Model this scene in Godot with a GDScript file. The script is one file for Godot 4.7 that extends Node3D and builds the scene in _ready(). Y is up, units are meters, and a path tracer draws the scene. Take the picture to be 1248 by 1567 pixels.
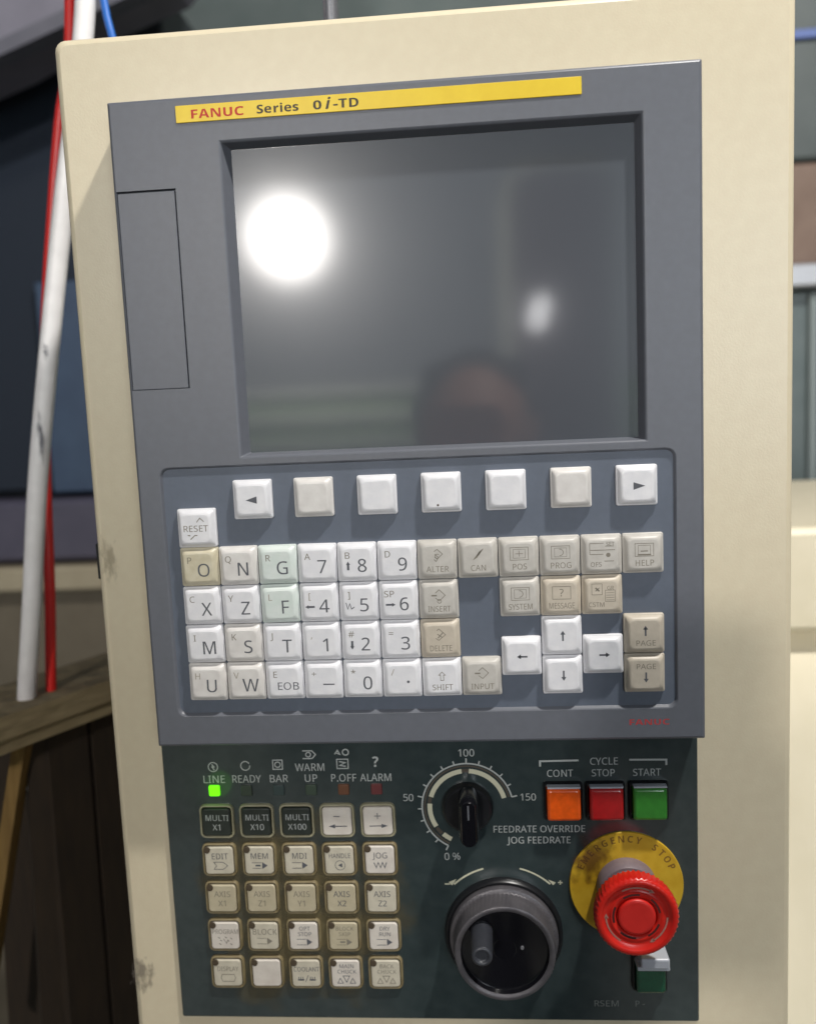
extends Node3D
# A worn machine control panel seen close up. Lengths inside the builders are
# millimetres measured from the middle of the key marked O; O3 lifts them to metres.
const MM := 0.001
const LIFT := Vector3(0, 1.45, 0)
var taken := {}
var rng := RandomNumberGenerator.new()
var face_font: SystemFont
var bold_font: SystemFont
var M := {}

# ------------------------------------------------------------------ helpers
func at(x: float, y: float, z: float) -> Vector3:
	return LIFT + Vector3(x, y, z) * MM

func numbered(called: String, parent: Node) -> String:
	var key = str(parent.get_instance_id()) + called
	var n: int = taken.get(key, 0)
	taken[key] = n + 1
	return called if n == 0 else "%s_%03d" % [called, n]

func thing(called: String, label: String, category: String, where: Vector3, group := "") -> Node3D:
	var o := Node3D.new()
	o.name = numbered(called, self)
	add_child(o)
	o.position = where
	o.set_meta("label", label)
	o.set_meta("category", category)
	if group: o.set_meta("group", group)
	return o

func part(called: String, mesh: Mesh, mat: Material, parent: Node, where := Vector3.ZERO, label := "") -> MeshInstance3D:
	var o := MeshInstance3D.new()
	o.mesh = mesh
	if mat: o.material_override = mat
	o.name = numbered(called, parent)
	o.position = where
	if label: o.set_meta("label", label)
	parent.add_child(o, true)
	return o

func solo(called: String, label: String, category: String, mesh: Mesh, mat: Material, where: Vector3, group := "") -> MeshInstance3D:
	var o := part(called, mesh, mat, self, where, label)
	o.set_meta("category", category)
	if group: o.set_meta("group", group)
	return o

func structure(called: String, mesh: Mesh, mat: Material, where: Vector3) -> void:
	part(called, mesh, mat, self, where).set_meta("kind", "structure")

func start() -> SurfaceTool:
	var st := SurfaceTool.new()
	st.begin(Mesh.PRIMITIVE_TRIANGLES)
	return st

func done(st: SurfaceTool) -> ArrayMesh:
	st.generate_normals()
	return st.commit()

func tri(st: SurfaceTool, a: Vector3, b: Vector3, c: Vector3, g := -1) -> void:
	if (b - a).cross(c - a).length() < 1e-7: return
	for v in [a, c, b]:
		st.set_smooth_group(g if g >= 0 else 0xFFFFFFFF)
		st.set_uv(Vector2(v.x, -v.y) * 0.01)
		st.add_vertex(v * MM)

func quad(st: SurfaceTool, a: Vector3, b: Vector3, c: Vector3, d: Vector3, g := -1) -> void:
	tri(st, a, b, c, g)
	tri(st, a, c, d, g)

# a rounded rectangle, counter-clockwise seen from the front
func rr(cx: float, cy: float, w: float, h: float, r: float, z: float, n := 4) -> PackedVector3Array:
	var out := PackedVector3Array()
	r = minf(r, minf(w, h) / 2.0)
	for k in 4:
		var sx := 1.0 if k == 0 or k == 3 else -1.0
		var sy := 1.0 if k < 2 else -1.0
		for i in n + 1:
			var a := PI / 2.0 * (k + float(i) / n)
			out.append(Vector3(cx + sx * (w / 2 - r) + cos(a) * r, cy + sy * (h / 2 - r) + sin(a) * r, z))
	return out

func box_ring(x0: float, y0: float, x1: float, y1: float, r: float, z: float, n := 4) -> PackedVector3Array:
	return rr((x0 + x1) / 2, (y0 + y1) / 2, x1 - x0, y1 - y0, r, z, n)

# joins rings one after the other; groups[i] is the smoothing of the band after ring i
func loft(st: SurfaceTool, rings: Array, groups: Array, cap := true, back := false) -> void:
	for i in rings.size() - 1:
		var p: PackedVector3Array = rings[i]
		var q: PackedVector3Array = rings[i + 1]
		var n := p.size()
		for j in n:
			var k := (j + 1) % n
			quad(st, p[j], p[k], q[k], q[j], groups[i] if i < groups.size() else -1)
	if cap: fan(st, rings[rings.size() - 1], false)
	if back: fan(st, rings[0], true)

func fan(st: SurfaceTool, r: PackedVector3Array, flip: bool) -> void:
	var c := Vector3.ZERO
	for v in r: c += v
	c /= r.size()
	for j in r.size():
		var k := (j + 1) % r.size()
		if flip: tri(st, c, r[k], r[j])
		else: tri(st, c, r[j], r[k])

# profile entries [radius, z, smoothing, knurl depth]; turned about the z axis
func lathe(st: SurfaceTool, cx: float, cy: float, profile: Array, seg := 48, cap := true) -> void:
	var rings := []
	var groups := []
	for e in profile:
		var r := PackedVector3Array()
		for j in seg:
			var a := TAU * j / seg
			var rad: float = e[0]
			if e.size() > 3 and j % 2 == 1: rad -= e[3]
			r.append(Vector3(cx + cos(a) * rad, cy + sin(a) * rad, e[1]))
		rings.append(r)
		groups.append(e[2] if e.size() > 2 else -1)
	loft(st, rings, groups, cap, false)

func slab(w: float, h: float, z0: float, z1: float, r: float, bevel: float, cx := 0.0, cy := 0.0) -> ArrayMesh:
	var st := start()
	loft(st, [rr(cx, cy, w, h, r, z0), rr(cx, cy, w, h, r, z1 - bevel), rr(cx, cy, w - bevel * 0.6, h - bevel * 0.6, r, z1 - bevel * 0.3),
		rr(cx, cy, w - bevel * 2, h - bevel * 2, maxf(r - bevel, 0.05), z1)], [1, 2, 2], true, true)
	return done(st)

# a plank from a to b, wide across u and thick across the rest
func beam(st: SurfaceTool, a: Vector3, b: Vector3, wide: Vector3, thick: float) -> void:
	var d := (b - a).normalized()
	var n := d.cross(wide.normalized()).normalized() * thick / 2
	var u := wide / 2
	var p := [a - u - n, a + u - n, a + u + n, a - u + n, b - u - n, b + u - n, b + u + n, b - u + n]
	for f in [[3, 2, 1, 0], [4, 5, 6, 7], [0, 1, 5, 4], [1, 2, 6, 5], [2, 3, 7, 6], [3, 0, 4, 7]]:
		quad(st, p[f[0]], p[f[1]], p[f[2]], p[f[3]])

func plank(a: Vector3, b: Vector3, wide: Vector3, thick: float) -> ArrayMesh:
	var st := start()
	beam(st, a, b, wide, thick)
	return done(st)

# a round hose through points
func hose(points: Array, r: float, seg := 14) -> ArrayMesh:
	var curve := Curve3D.new()
	for i in points.size():
		var t: Vector3 = (points[mini(i + 1, points.size() - 1)] - points[maxi(i - 1, 0)]) / 6.0
		curve.add_point(points[i], -t, t)
	curve.bake_interval = 12.0
	var st := start()
	var pts := curve.get_baked_points()
	var rings := []
	var groups := []
	for i in pts.size():
		var d := (pts[mini(i + 1, pts.size() - 1)] - pts[maxi(i - 1, 0)]).normalized()
		var u := d.cross(Vector3(0, 0, 1)).normalized()
		var w := u.cross(d)
		var ring := PackedVector3Array()
		for j in seg:
			var a := TAU * j / seg
			ring.append(pts[i] + (u * cos(a) + w * sin(a)) * r)
		rings.append(ring)
		groups.append(1)
	loft(st, rings, groups, true, true)
	return done(st)

# flat print: letters and strokes laid a hair above a surface
func letters(st: SurfaceTool, text: String, x: float, y: float, cap: float, z: float, squeeze := 1.0, bold := false, turn := 0.0, slant := 0.0) -> void:
	var t := TextMesh.new()
	t.text = text
	t.font = bold_font if bold else face_font
	t.font_size = 48
	t.pixel_size = 0.001
	var k := cap / (0.714 * 48.0)
	t.depth = 0.0
	t.curve_step = 2.0
	var b := Basis(Vector3(squeeze * k, 0, 0), Vector3(slant * k, k, 0), Vector3(0, 0, 1)).rotated(Vector3(0, 0, 1), turn)
	var tr := Transform3D(b, Vector3(x, y, z) * MM)
	var arr := t.surface_get_arrays(0)
	var vs: PackedVector3Array = arr[Mesh.ARRAY_VERTEX]
	var ids: PackedInt32Array = arr[Mesh.ARRAY_INDEX]
	st.set_smooth_group(3)
	if ids.is_empty():
		for v in vs:
			st.set_uv(Vector2.ZERO)
			st.add_vertex(tr * v)
	else:
		for i in ids:
			st.set_uv(Vector2.ZERO)
			st.add_vertex(tr * vs[i])

# one ribbon with mitred corners, so that no two faces share a plane
func stroke(st: SurfaceTool, pts: Array, wide: float, z: float) -> void:
	var p := []
	for q in pts:
		var v := Vector3(q[0], q[1], z)
		if p.is_empty() or v.distance_to(p[p.size() - 1]) > 0.001: p.append(v)
	var n := p.size()
	if n < 2: return
	var closed: bool = n > 3 and p[0].distance_to(p[n - 1]) < 0.01
	var left := []
	var right := []
	for i in n:
		var before: Vector3 = p[(n - 2 if closed else 0) if i == 0 else i - 1]
		var after: Vector3 = p[(1 if closed else n - 1) if i == n - 1 else i + 1]
		var d0: Vector3 = (p[i] - before).normalized()
		var d1: Vector3 = (after - p[i]).normalized()
		if d0 == Vector3.ZERO: d0 = d1
		if d1 == Vector3.ZERO: d1 = d0
		var n0 := Vector3(-d0.y, d0.x, 0)
		var m := (n0 + Vector3(-d1.y, d1.x, 0)).normalized()
		if m == Vector3.ZERO: m = n0
		m *= wide / 2 / maxf(m.dot(n0), 0.45)
		left.append(p[i] + m)
		right.append(p[i] - m)
	for i in n - 1: quad(st, right[i], right[i + 1], left[i + 1], left[i], 3)

func moved(pts: Array, x: float, y: float, s := 1.0) -> Array:
	var o := []
	for p in pts: o.append([p[0] * s + x, p[1] * s + y])
	return o

func circle(r: float, a0 := 0.0, a1 := TAU, n := 20) -> Array:
	var o := []
	for i in n + 1:
		var a := lerpf(a0, a1, float(i) / n)
		o.append([cos(a) * r, sin(a) * r])
	return o

func patch(st: SurfaceTool, pts: Array, z: float) -> void:
	var ring := PackedVector3Array()
	for p in pts: ring.append(Vector3(p[0], p[1], z))
	fan(st, ring, false)

# ------------------------------------------------------------------ materials
func noise(seed_: int, freq: float, octaves := 4, kind := FastNoiseLite.TYPE_SIMPLEX_SMOOTH) -> FastNoiseLite:
	var n := FastNoiseLite.new()
	n.seed = seed_
	n.frequency = freq
	n.noise_type = kind
	n.fractal_octaves = octaves
	return n

func tone(seed_: int, freq: float, a: Color, b: Color, octaves := 4, size := 384) -> NoiseTexture2D:
	var t := NoiseTexture2D.new()
	t.width = size
	t.height = size
	t.seamless = true
	t.noise = noise(seed_, freq, octaves)
	var g := Gradient.new()
	g.set_color(0, a)
	g.set_color(1, b)
	t.color_ramp = g
	return t

func relief(seed_: int, freq: float, strength: float, octaves := 2, size := 512) -> NoiseTexture2D:
	var t := NoiseTexture2D.new()
	t.width = size
	t.height = size
	t.seamless = true
	t.as_normal_map = true
	t.bump_strength = strength
	t.noise = noise(seed_, freq, octaves)
	return t

func mat(c: Color, rough: float, metal := 0.0, spec := 0.5) -> StandardMaterial3D:
	var m := StandardMaterial3D.new()
	m.albedo_color = c
	m.roughness = rough
	m.metallic = metal
	m.metallic_specular = spec
	return m

# colour and relief from noise laid over the object in its own axes; per = repeats in a metre
func worn(a: Color, b: Color, rough: float, per: float, seed_: int, bump: Texture2D = null, depth := 1.0, spec := 0.5) -> StandardMaterial3D:
	var m := mat(Color.WHITE, rough, 0.0, spec)
	m.albedo_texture = tone(seed_, 0.012, a, b)
	m.uv1_triplanar = true
	m.uv1_scale = Vector3.ONE * per
	if bump:
		m.normal_enabled = true
		m.normal_texture = bump
		m.normal_scale = depth
	return m

func s(r: int, g: int, b: int) -> Color:
	return Color8(r, g, b)

func materials() -> void:
	face_font = SystemFont.new()
	face_font.font_names = PackedStringArray(["Droid Sans"])
	bold_font = SystemFont.new()
	bold_font.font_names = PackedStringArray(["Droid Sans"])
	bold_font.font_weight = 700
	var peel := relief(11, 0.05, 6.0, 2)
	var grain := relief(12, 0.16, 3.0, 2)
	var soft := relief(13, 0.03, 4.0, 3)
	M.cream = worn(s(212, 200, 173), s(216, 205, 178), 0.33, 24.0, 1, peel, 0.05)
	M.bezel = worn(s(97, 100, 107), s(101, 104, 112), 0.38, 34.0, 2, grain, 0.14, 0.45)
	M.keypad = worn(s(87, 95, 108), s(91, 99, 113), 0.5, 34.0, 3, grain, 0.12)
	M.plate = worn(s(47, 57, 58), s(57, 67, 68), 0.14, 18.0, 4, grain, 0.04, 0.7)
	M.screen = mat(s(72, 77, 84), 0.078, 0.0, 1.0)
	M.screen.clearcoat_enabled = true
	M.screen.clearcoat = 0.35
	M.screen.clearcoat_roughness = 0.26
	M.yellow = worn(s(222, 188, 18), s(230, 198, 30), 0.38, 16.0, 5)
	M.red_print = mat(s(190, 52, 40), 0.6)
	M.dark_print = mat(s(66, 58, 44), 0.6)
	M.legend = mat(s(86, 88, 94), 0.7)
	M.faint = mat(s(128, 122, 110), 0.7)
	M.pale_faint = mat(s(160, 152, 140), 0.7)
	M.white_print = mat(s(176, 180, 178), 0.6)
	M.scale_print = mat(s(196, 194, 170), 0.6)
	M.brown_print = mat(s(136, 100, 32), 0.6)
	M.key = {
		"white": worn(s(214, 214, 218), s(228, 227, 229), 0.36, 22.0, 21, soft, 0.1),
		"ivory": worn(s(206, 202, 198), s(220, 217, 213), 0.36, 22.0, 22, soft, 0.1),
		"yellowed": worn(s(190, 181, 154), s(206, 199, 178), 0.4, 22.0, 23, soft, 0.1),
		"green": worn(s(202, 213, 206), s(214, 220, 216), 0.36, 22.0, 24, soft, 0.1),
		"beige": worn(s(180, 176, 169), s(196, 192, 185), 0.4, 22.0, 25, soft, 0.1),
		"tan": worn(s(184, 174, 158), s(198, 188, 172), 0.42, 22.0, 26, soft, 0.1),
	}
	M.cap = {
		"white": worn(s(204, 196, 186), s(218, 211, 201), 0.45, 24.0, 31, soft, 0.2),
		"cream": worn(s(188, 181, 163), s(204, 197, 179), 0.45, 24.0, 32, soft, 0.2),
		"tan": worn(s(178, 168, 142), s(194, 184, 158), 0.45, 24.0, 33, soft, 0.2),
		"dark": worn(s(38, 44, 40), s(50, 55, 50), 0.4, 24.0, 34, soft, 0.2),
	}
	M.rim = worn(s(140, 134, 108), s(164, 160, 134), 0.45, 30.0, 35, soft, 0.3)
	M.rim_dirty = worn(s(112, 98, 68), s(146, 134, 102), 0.5, 30.0, 36, soft, 0.3)
	M.hole = mat(s(74, 62, 46), 0.6)
	M.black = mat(s(22, 23, 26), 0.32)
	M.gloss_black = mat(s(16, 16, 20), 0.16)
	M.wheel = worn(s(76, 74, 78), s(100, 97, 100), 0.34, 20.0, 41, grain, 0.4)
	M.wheel.metallic = 0.25
	M.crank = mat(s(50, 52, 58), 0.42)
	M.collar = worn(s(112, 98, 104), s(138, 124, 128), 0.5, 20.0, 42)
	M.stop_red = worn(s(200, 28, 22), s(216, 42, 28), 0.3, 20.0, 43)
	M.stop_face = worn(s(206, 34, 28), s(220, 44, 36), 0.42, 20.0, 44)
	M.ring = worn(s(206, 164, 34), s(220, 182, 50), 0.45, 24.0, 45)
	M.silver = mat(s(196, 196, 202), 0.28, 0.8)
	M.clear = mat(s(176, 180, 188), 0.3)
	M.chrome = mat(s(206, 206, 210), 0.22, 0.9)

# ------------------------------------------------------------------ legends of keys
func icon(st: SurfaceTool, what: String, x: float, y: float, z: float) -> void:
	match what:
		"left_triangle": patch(st, moved([[-3.0, 0], [2.2, -1.7], [2.2, 1.7]], x, y), z)
		"right_triangle": patch(st, moved([[3.0, 0], [-2.2, 1.7], [-2.2, -1.7]], x, y), z)
		"up", "down", "left", "right":
			var turn: float = {"up": PI / 2, "down": -PI / 2, "left": PI, "right": 0.0}[what]
			var shaft := []
			for p in [[-2.3, 0], [1.4, 0]]: shaft.append([x + p[0] * cos(turn), y + p[0] * sin(turn)])
			stroke(st, shaft, 0.8, z)
			var head := []
			for p in [[2.5, 0], [0.7, 1.15], [0.7, -1.15]]: head.append([x + p[0] * cos(turn) - p[1] * sin(turn), y + p[0] * sin(turn) + p[1] * cos(turn)])
			patch(st, head, z)
		"shift":
			stroke(st, moved([[0, 2.2], [-1.5, 0.7], [-0.7, 0.7], [-0.7, -1.8], [0.7, -1.8], [0.7, 0.7], [1.5, 0.7], [0, 2.2]], x, y), 0.3, z)
		"alter":
			stroke(st, moved([[-1.4, 2.2], [0, 3.2], [2.4, 1.0], [0, -1.2], [-1.2, -0.4]], x, y), 0.32, z)
			stroke(st, moved([[-1.2, 1.0], [0.6, -0.6], [-0.6, -2.4], [-1.6, -1.4]], x, y), 0.32, z)
			stroke(st, moved(circle(1.0, 0.6, 4.6), x, y), 0.3, z)
		"insert", "input":
			stroke(st, moved([[-1.6, 1.4], [0.2, 3.0], [2.9, 0.4], [0.2, -2.2], [-1.6, -0.8]], x, y), 0.32, z)
			stroke(st, moved([[-3.4, 0.3], [-0.9, 0.3]], x, y), 0.7, z)
			if what == "insert": stroke(st, moved(circle(0.9), x + 0.2, y - 2.4), 0.3, z)
		"delete":
			stroke(st, moved([[-1.6, 2.4], [-0.6, 3.2], [2.4, 0.4], [-0.8, -2.2], [-2.2, -1.2]], x, y), 0.32, z)
			stroke(st, moved([[-1.2, -1.2], [1.2, 1.4]], x, y), 0.5, z)
			stroke(st, moved([[-1.4, 0.8], [0.9, -0.9]], x, y), 0.4, z)
		"can":
			for i in 4: stroke(st, moved([[-2.2 + i * 0.5, -2.2 + i * 0.3], [0.9 + i * 0.5, 1.6 + i * 0.4]], x, y), 0.32, z)
		"frame", "cross_frame", "program_frame", "ask_frame", "arc_frame", "help_frame":
			stroke(st, moved([[-4.1, 2.9], [4.1, 2.9], [4.1, -2.9], [-4.1, -2.9], [-4.1, 2.9]], x, y), 0.26, z)
			if what != "ask_frame": stroke(st, moved([[-2.7, 2.0], [2.7, 2.0], [2.7, -2.0], [-2.7, -2.0], [-2.7, 2.0]], x, y), 0.2, z)
			if what == "cross_frame":
				stroke(st, moved([[-1.7, 0], [1.7, 0]], x, y), 0.26, z)
				stroke(st, moved([[0, 1.4], [0, -1.4]], x, y), 0.26, z)
			if what == "program_frame" or what == "arc_frame":
				stroke(st, moved(circle(1.5, -1.7, 1.7, 10), x - 0.3, y), 0.3, z)
			if what == "ask_frame":
				letters(st, "?", x, y + 0.1, 3.4, z)
			if what == "help_frame":
				stroke(st, moved([[-1.6, -0.6], [1.6, -0.6]], x, y), 0.5, z)
				stroke(st, moved([[-3.0, -2.3], [3.0, -2.3]], x, y), 0.5, z)
		"offset":
			stroke(st, moved([[-5.6, 3.6], [0.6, 3.6]], x, y), 0.26, z)
			stroke(st, moved([[-5.4, 0.5], [5.6, 0.5]], x, y), 0.3, z)
			stroke(st, moved([[-5.6, -1.4], [0.4, -1.4]], x, y), 0.26, z)
			stroke(st, moved([[-5.6, 3.6], [-5.6, -1.4]], x, y), 0.26, z)
			stroke(st, moved([[1.2, 2.2], [5.2, 2.2]], x, y), 0.22, z)
			patch(st, moved(circle(1.0), x + 2.6, y - 1.8), z)
			stroke(st, moved([[0.8, -4.6], [5.0, -4.6]], x, y), 0.3, z)
		"custom":
			stroke(st, moved([[-5.0, 3.6], [-0.4, 3.6], [-0.4, -1.4], [-5.0, -1.4], [-5.0, 3.6]], x, y), 0.24, z)
			stroke(st, moved([[-3.4, 1.8], [-1.6, 0.2]], x, y), 0.7, z)
			stroke(st, moved([[-1.6, 1.8], [-3.4, 0.2]], x, y), 0.4, z)
			stroke(st, moved([[1.0, 0.6], [5.4, 0.6], [5.4, -4.6], [1.0, -4.6], [1.0, 0.6]], x, y), 0.22, z)
			for i in 4: stroke(st, moved([[1.4, -0.6 - i * 1.1], [5.0, -0.6 - i * 1.1]], x, y), 0.2, z)
		"jog":
			stroke(st, moved([[-3.4, 1.4], [-2.2, -1.4], [-1.2, 1.4], [-0.1, -1.4], [0.9, 1.4], [2.0, -1.4], [3.0, 1.4]], x, y), 0.5, z)
		"arrow_solid":
			stroke(st, moved([[-4, 1.5], [0.8, 1.5]], x, y), 0.3, z)
			stroke(st, moved([[-4, -1.5], [0.8, -1.5]], x, y), 0.3, z)
			patch(st, moved([[4.0, 0], [1.2, 1.9], [1.2, -1.9]], x, y), z)
		"arrow_dot":
			stroke(st, moved([[-4, 1.5], [0.8, 1.5]], x, y), 0.3, z)
			stroke(st, moved([[-4, -1.5], [0.8, -1.5]], x, y), 0.3, z)
			stroke(st, moved([[-2.2, 0], [0.4, 0]], x, y), 0.9, z)
			patch(st, moved([[4.0, 0], [1.2, 1.9], [1.2, -1.9]], x, y), z)
		"arrow_open":
			stroke(st, moved([[-3.2, 1.9], [1.6, 1.9], [3.9, 0], [1.6, -1.9], [-3.2, -1.9], [-1.8, 0], [-3.2, 1.9]], x, y), 0.3, z)
		"wheel":
			stroke(st, moved(circle(2.5), x, y), 0.3, z)
			patch(st, moved([[-1.1, 0], [1.1, -1.2], [1.1, 1.2]], x, y), z)
		"thin_left":
			stroke(st, moved([[-1.6, 0], [4.6, 0]], x, y), 0.5, z)
			patch(st, moved([[-4.6, 0], [-1.4, -1.1], [-1.4, 1.1]], x, y), z)
		"thin_right":
			stroke(st, moved([[-4.6, 0], [1.6, 0]], x, y), 0.5, z)
			patch(st, moved([[4.6, 0], [1.4, 1.1], [1.4, -1.1]], x, y), z)
		"tablet":
			stroke(st, moved([[-3.2, 1.9], [3.2, 1.9], [3.8, 0], [3.0, -1.9], [-3.0, -1.9], [-3.8, 0], [-3.2, 1.9]], x, y), 0.35, z)
		"spray":
			for d in [-3.0, 3.0]:
				stroke(st, moved([[-1.6, -0.8], [1.6, -0.8]], x + d, y), 0.8, z)
				for i in 3: stroke(st, moved([[-1.1 + i * 1.1, -0.4], [-1.1 + i * 1.1, 0.9]], x + d, y), 0.4, z)
			stroke(st, moved([[-0.7, -1.9], [0.8, 1.7]], x, y), 0.35, z)
		"chuck":
			stroke(st, moved([[-1.7, 2.0], [1.7, 2.0], [0, -1.4], [-1.7, 2.0]], x, y), 0.4, z)
			stroke(st, moved([[-4.6, -2.0], [-3.2, 0.8], [-1.8, -2.0], [-4.6, -2.0]], x, y), 0.35, z)
			stroke(st, moved([[4.6, -2.0], [3.2, 0.8], [1.8, -2.0], [4.6, -2.0]], x, y), 0.35, z)
		"dots":
			for p in [[-3.4, 1.6], [0.2, 1.8], [3.0, 1.2], [-2.4, 0.1], [1.4, 0.0], [-3.0, -1.8], [2.8, -1.9]]:
				stroke(st, moved([[-0.5, 0.4], [0.5, -0.3]], x + p[0], y + p[1]), 0.5, z)
			stroke(st, moved([[-1.2, 1.2], [0.4, -1.4], [1.2, 0.8]], x, y), 0.35, z)
		"w":
			stroke(st, moved([[-1.9, 1.5], [-1.2, -1.5], [-0.2, 1.0], [0.6, -1.5], [1.9, -0.6]], x, y), 0.4, z)
		"block_up", "block_down":
			var f := 1.0 if what == "block_up" else -1.0
			stroke(st, moved([[0, -1.8 * f], [0, 0.9 * f]], x, y), 1.1, z)
			patch(st, moved([[0, 2.3 * f], [-0.95, 0.7 * f], [0.95, 0.7 * f]] if f > 0 else [[0, 2.3 * f], [0.95, 0.7 * f], [-0.95, 0.7 * f]], x, y), z)
		"block_left", "block_right":
			var f := 1.0 if what == "block_right" else -1.0
			stroke(st, moved([[-2.0 * f, 0], [1.0 * f, 0]], x, y), 0.9, z)
			patch(st, moved([[2.5 * f, 0], [0.9 * f, 0.9], [0.9 * f, -0.9]], x, y), z)

func key_shape() -> ArrayMesh:
	var st := start()
	loft(st, [rr(0, 0, 18.2, 18.2, 0.9, -1.5), rr(0, 0, 18.2, 18.2, 0.9, 0.1), rr(0, 0, 17.8, 17.8, 0.8, 0.35), rr(0, 0, 17.0, 17.0, 1.2, 0.5),
		rr(0, 0, 15.6, 15.6, 1.9, 1.9), rr(0, 0, 14.6, 14.6, 2.2, 2.6), rr(0, 0, 13.4, 13.4, 2.3, 2.95), rr(0, 0, 12.6, 12.6, 2.3, 3.0)], [1, 2, 2, 3, 3, 3, 3], true)
	return done(st)

func cap_shape() -> ArrayMesh:
	var st := start()
	loft(st, [rr(0, 0, 14.6, 14.6, 1.7, -15.9), rr(0, 0, 14.6, 14.6, 1.7, -14.3), rr(0, 0, 14.0, 14.0, 1.5, -13.8), rr(0, 0, 13.4, 13.4, 1.4, -13.65)], [1, 2, 2], true)
	return done(st)

func rim_shape() -> ArrayMesh:
	var st := start()
	loft(st, [rr(0, 0, 17.8, 17.8, 3.0, -15.95), rr(0, 0, 17.4, 17.4, 2.8, -14.6), rr(0, 0, 16.9, 16.9, 2.6, -14.2), rr(0, 0, 15.9, 15.9, 2.2, -14.2),
		rr(0, 0, 15.4, 15.4, 2.0, -14.6), rr(0, 0, 15.2, 15.2, 2.0, -15.9)], [1, 1, 1, 1, 1], false)
	return done(st)

# ------------------------------------------------------------------ the panel
func panel() -> void:
	var t := thing("machine_control_panel", "cream metal control panel with grey screen unit, key rows and red stop button", "control panel", LIFT)
	# housing
	var st := start()
	var x0 := -58.6
	var x1 := 277.6
	var y0 := -420.0
	var y1 := 247.4
	loft(st, [box_ring(x0, y0, x1, y1, 5, -120), box_ring(x0, y0, x1, y1, 5, -22.5), box_ring(x0 + 0.5, y0 + 0.5, x1 - 0.5, y1 - 0.5, 5, -20.3), box_ring(x0 + 1.6, y0 + 1.6, x1 - 1.6, y1 - 1.6, 4.5, -18.8),
		box_ring(x0 + 3.6, y0 + 3.6, x1 - 3.6, y1 - 3.6, 4, -18)], [1, 1, 1, 1], true, true)
	part("housing", done(st), M.cream, t)
	part("latch", slab(2.4, 18, -46, -21.5, 0.6, 0.4, x0 - 0.2, 0.5), M.black, t)
	smudge(t, Vector3(-53, -219, -17.93), 15, 24, s(120, 112, 104), 0.5, 5)
	smudge(t, Vector3(-52, 2, -17.93), 12, 26, s(120, 108, 84), 0.3, 6)
	# bezel of the screen unit
	st = start()
	var a0 := -27.7
	var a1 := 232.2
	var b0 := -88.3
	var b1 := 211.0
	loft(st, [box_ring(a0, b0, a1, b1, 0.8, -18), box_ring(a0, b0, a1, b1, 0.8, -1.9), box_ring(a0 + 0.3, b0 + 0.3, a1 - 0.3, b1 - 0.3, 0.6, -1.0), box_ring(a0 + 0.8, b0 + 0.8, a1 - 0.8, b1 - 0.8, 0.3, -0.35), box_ring(a0 + 1.6, b0 + 1.6, a1 - 1.6, b1 - 1.6, 0.02, 0)], [2, 2, 2, 2], false)
	var fx0 := a0 + 1.6
	var fx1 := a1 - 1.6
	var fy0 := b0 + 1.6
	var fy1 := b1 - 1.6
	var seam := 48.4
	var dx := 1.2
	var d0 := 83.2
	var d1 := 172.0
	quad(st, Vector3(fx0, seam, 0), Vector3(dx, seam, 0), Vector3(dx, d0, 0), Vector3(fx0, d0, 0))
	quad(st, Vector3(fx0, d1, 0), Vector3(dx, d1, 0), Vector3(dx, fy1, 0), Vector3(fx0, fy1, 0))
	# the recess that holds the card door
	loft(st, [box_ring(fx0, d0, dx, d1, 0.02, 0), box_ring(fx0 + 0.1, d0 + 0.1, dx - 0.1, d1 - 0.1, 0.02, -2.0)], [], true)
	# round the screen
	loft(st, [box_ring(dx, seam, fx1, fy1, 0.02, 0), box_ring(22.0, 49.9, 207.6, 191.3, 0.5, 0)], [], false)
	loft(st, [box_ring(22.0, 49.9, 207.6, 191.3, 0.5, 0), box_ring(22.5, 50.3, 207.1, 190.9, 0.5, -0.12), box_ring(23.0, 50.75, 206.7, 190.45, 0.5, -0.45), box_ring(23.3, 51.0, 206.4, 190.2, 0.5, -0.95), box_ring(25.9, 52.2, 204.6, 188.7, 0.5, -6.4), box_ring(26.3, 52.4, 204.3, 188.4, 0.5, -7.6)], [5, 5, 5, -1, -1], false)
	# round the keypad
	loft(st, [box_ring(fx0, fy0, fx1, seam, 0.02, 0), box_ring(-16.6, -73.2, 219.9, 47.2, 4.4, 0)], [], false)
	loft(st, [box_ring(-16.6, -73.2, 219.9, 47.2, 4.4, 0), box_ring(-16.3, -72.9, 219.6, 46.9, 4.2, -0.1), box_ring(-15.95, -72.4, 219.3, 46.6, 4.0, -0.5), box_ring(-15.75, -72.1, 219.0, 46.4, 3.8, -1.0), box_ring(-15.4, -71.7, 218.7, 46.1, 3.6, -1.45)], [5, 5, 5, 5], false)
	part("bezel", done(st), M.bezel, t)
	part("keypad_panel", flat_ring(-15.4, -71.7, 218.7, 46.1, 3.6, -1.45), M.keypad, t)
	part("card_door", slab(dx - fx0 - 0.9, d1 - d0 - 0.9, -2.0, -0.35, 0.3, 0.3, (fx0 + dx) / 2 - 0.25, (d0 + d1) / 2 - 0.25), M.bezel, t)
	part("screen", slab(180, 138, -9.0, -6.5, 0.3, 0.05, 115.3, 120.4), M.screen, t, Vector3.ZERO, "dark switched-off screen with a lamp mirrored in it")
	# the yellow strip
	var strip := part("name_strip", slab(177.6, 7.3, 0.0, 0.5, 0.3, 0.15, 92.6, 203.2), M.yellow, t, Vector3.ZERO, "yellow name strip along the top of the bezel")
	st = start()
	letters(st, "FANUC", 22.5, 202.8, 3.7, 0.54, 1.42, true)
	part("red_lettering", done(st), M.red_print, strip)
	st = start()
	letters(st, "Series", 49.7, 202.85, 3.6, 0.54, 1.32, true)
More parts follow.
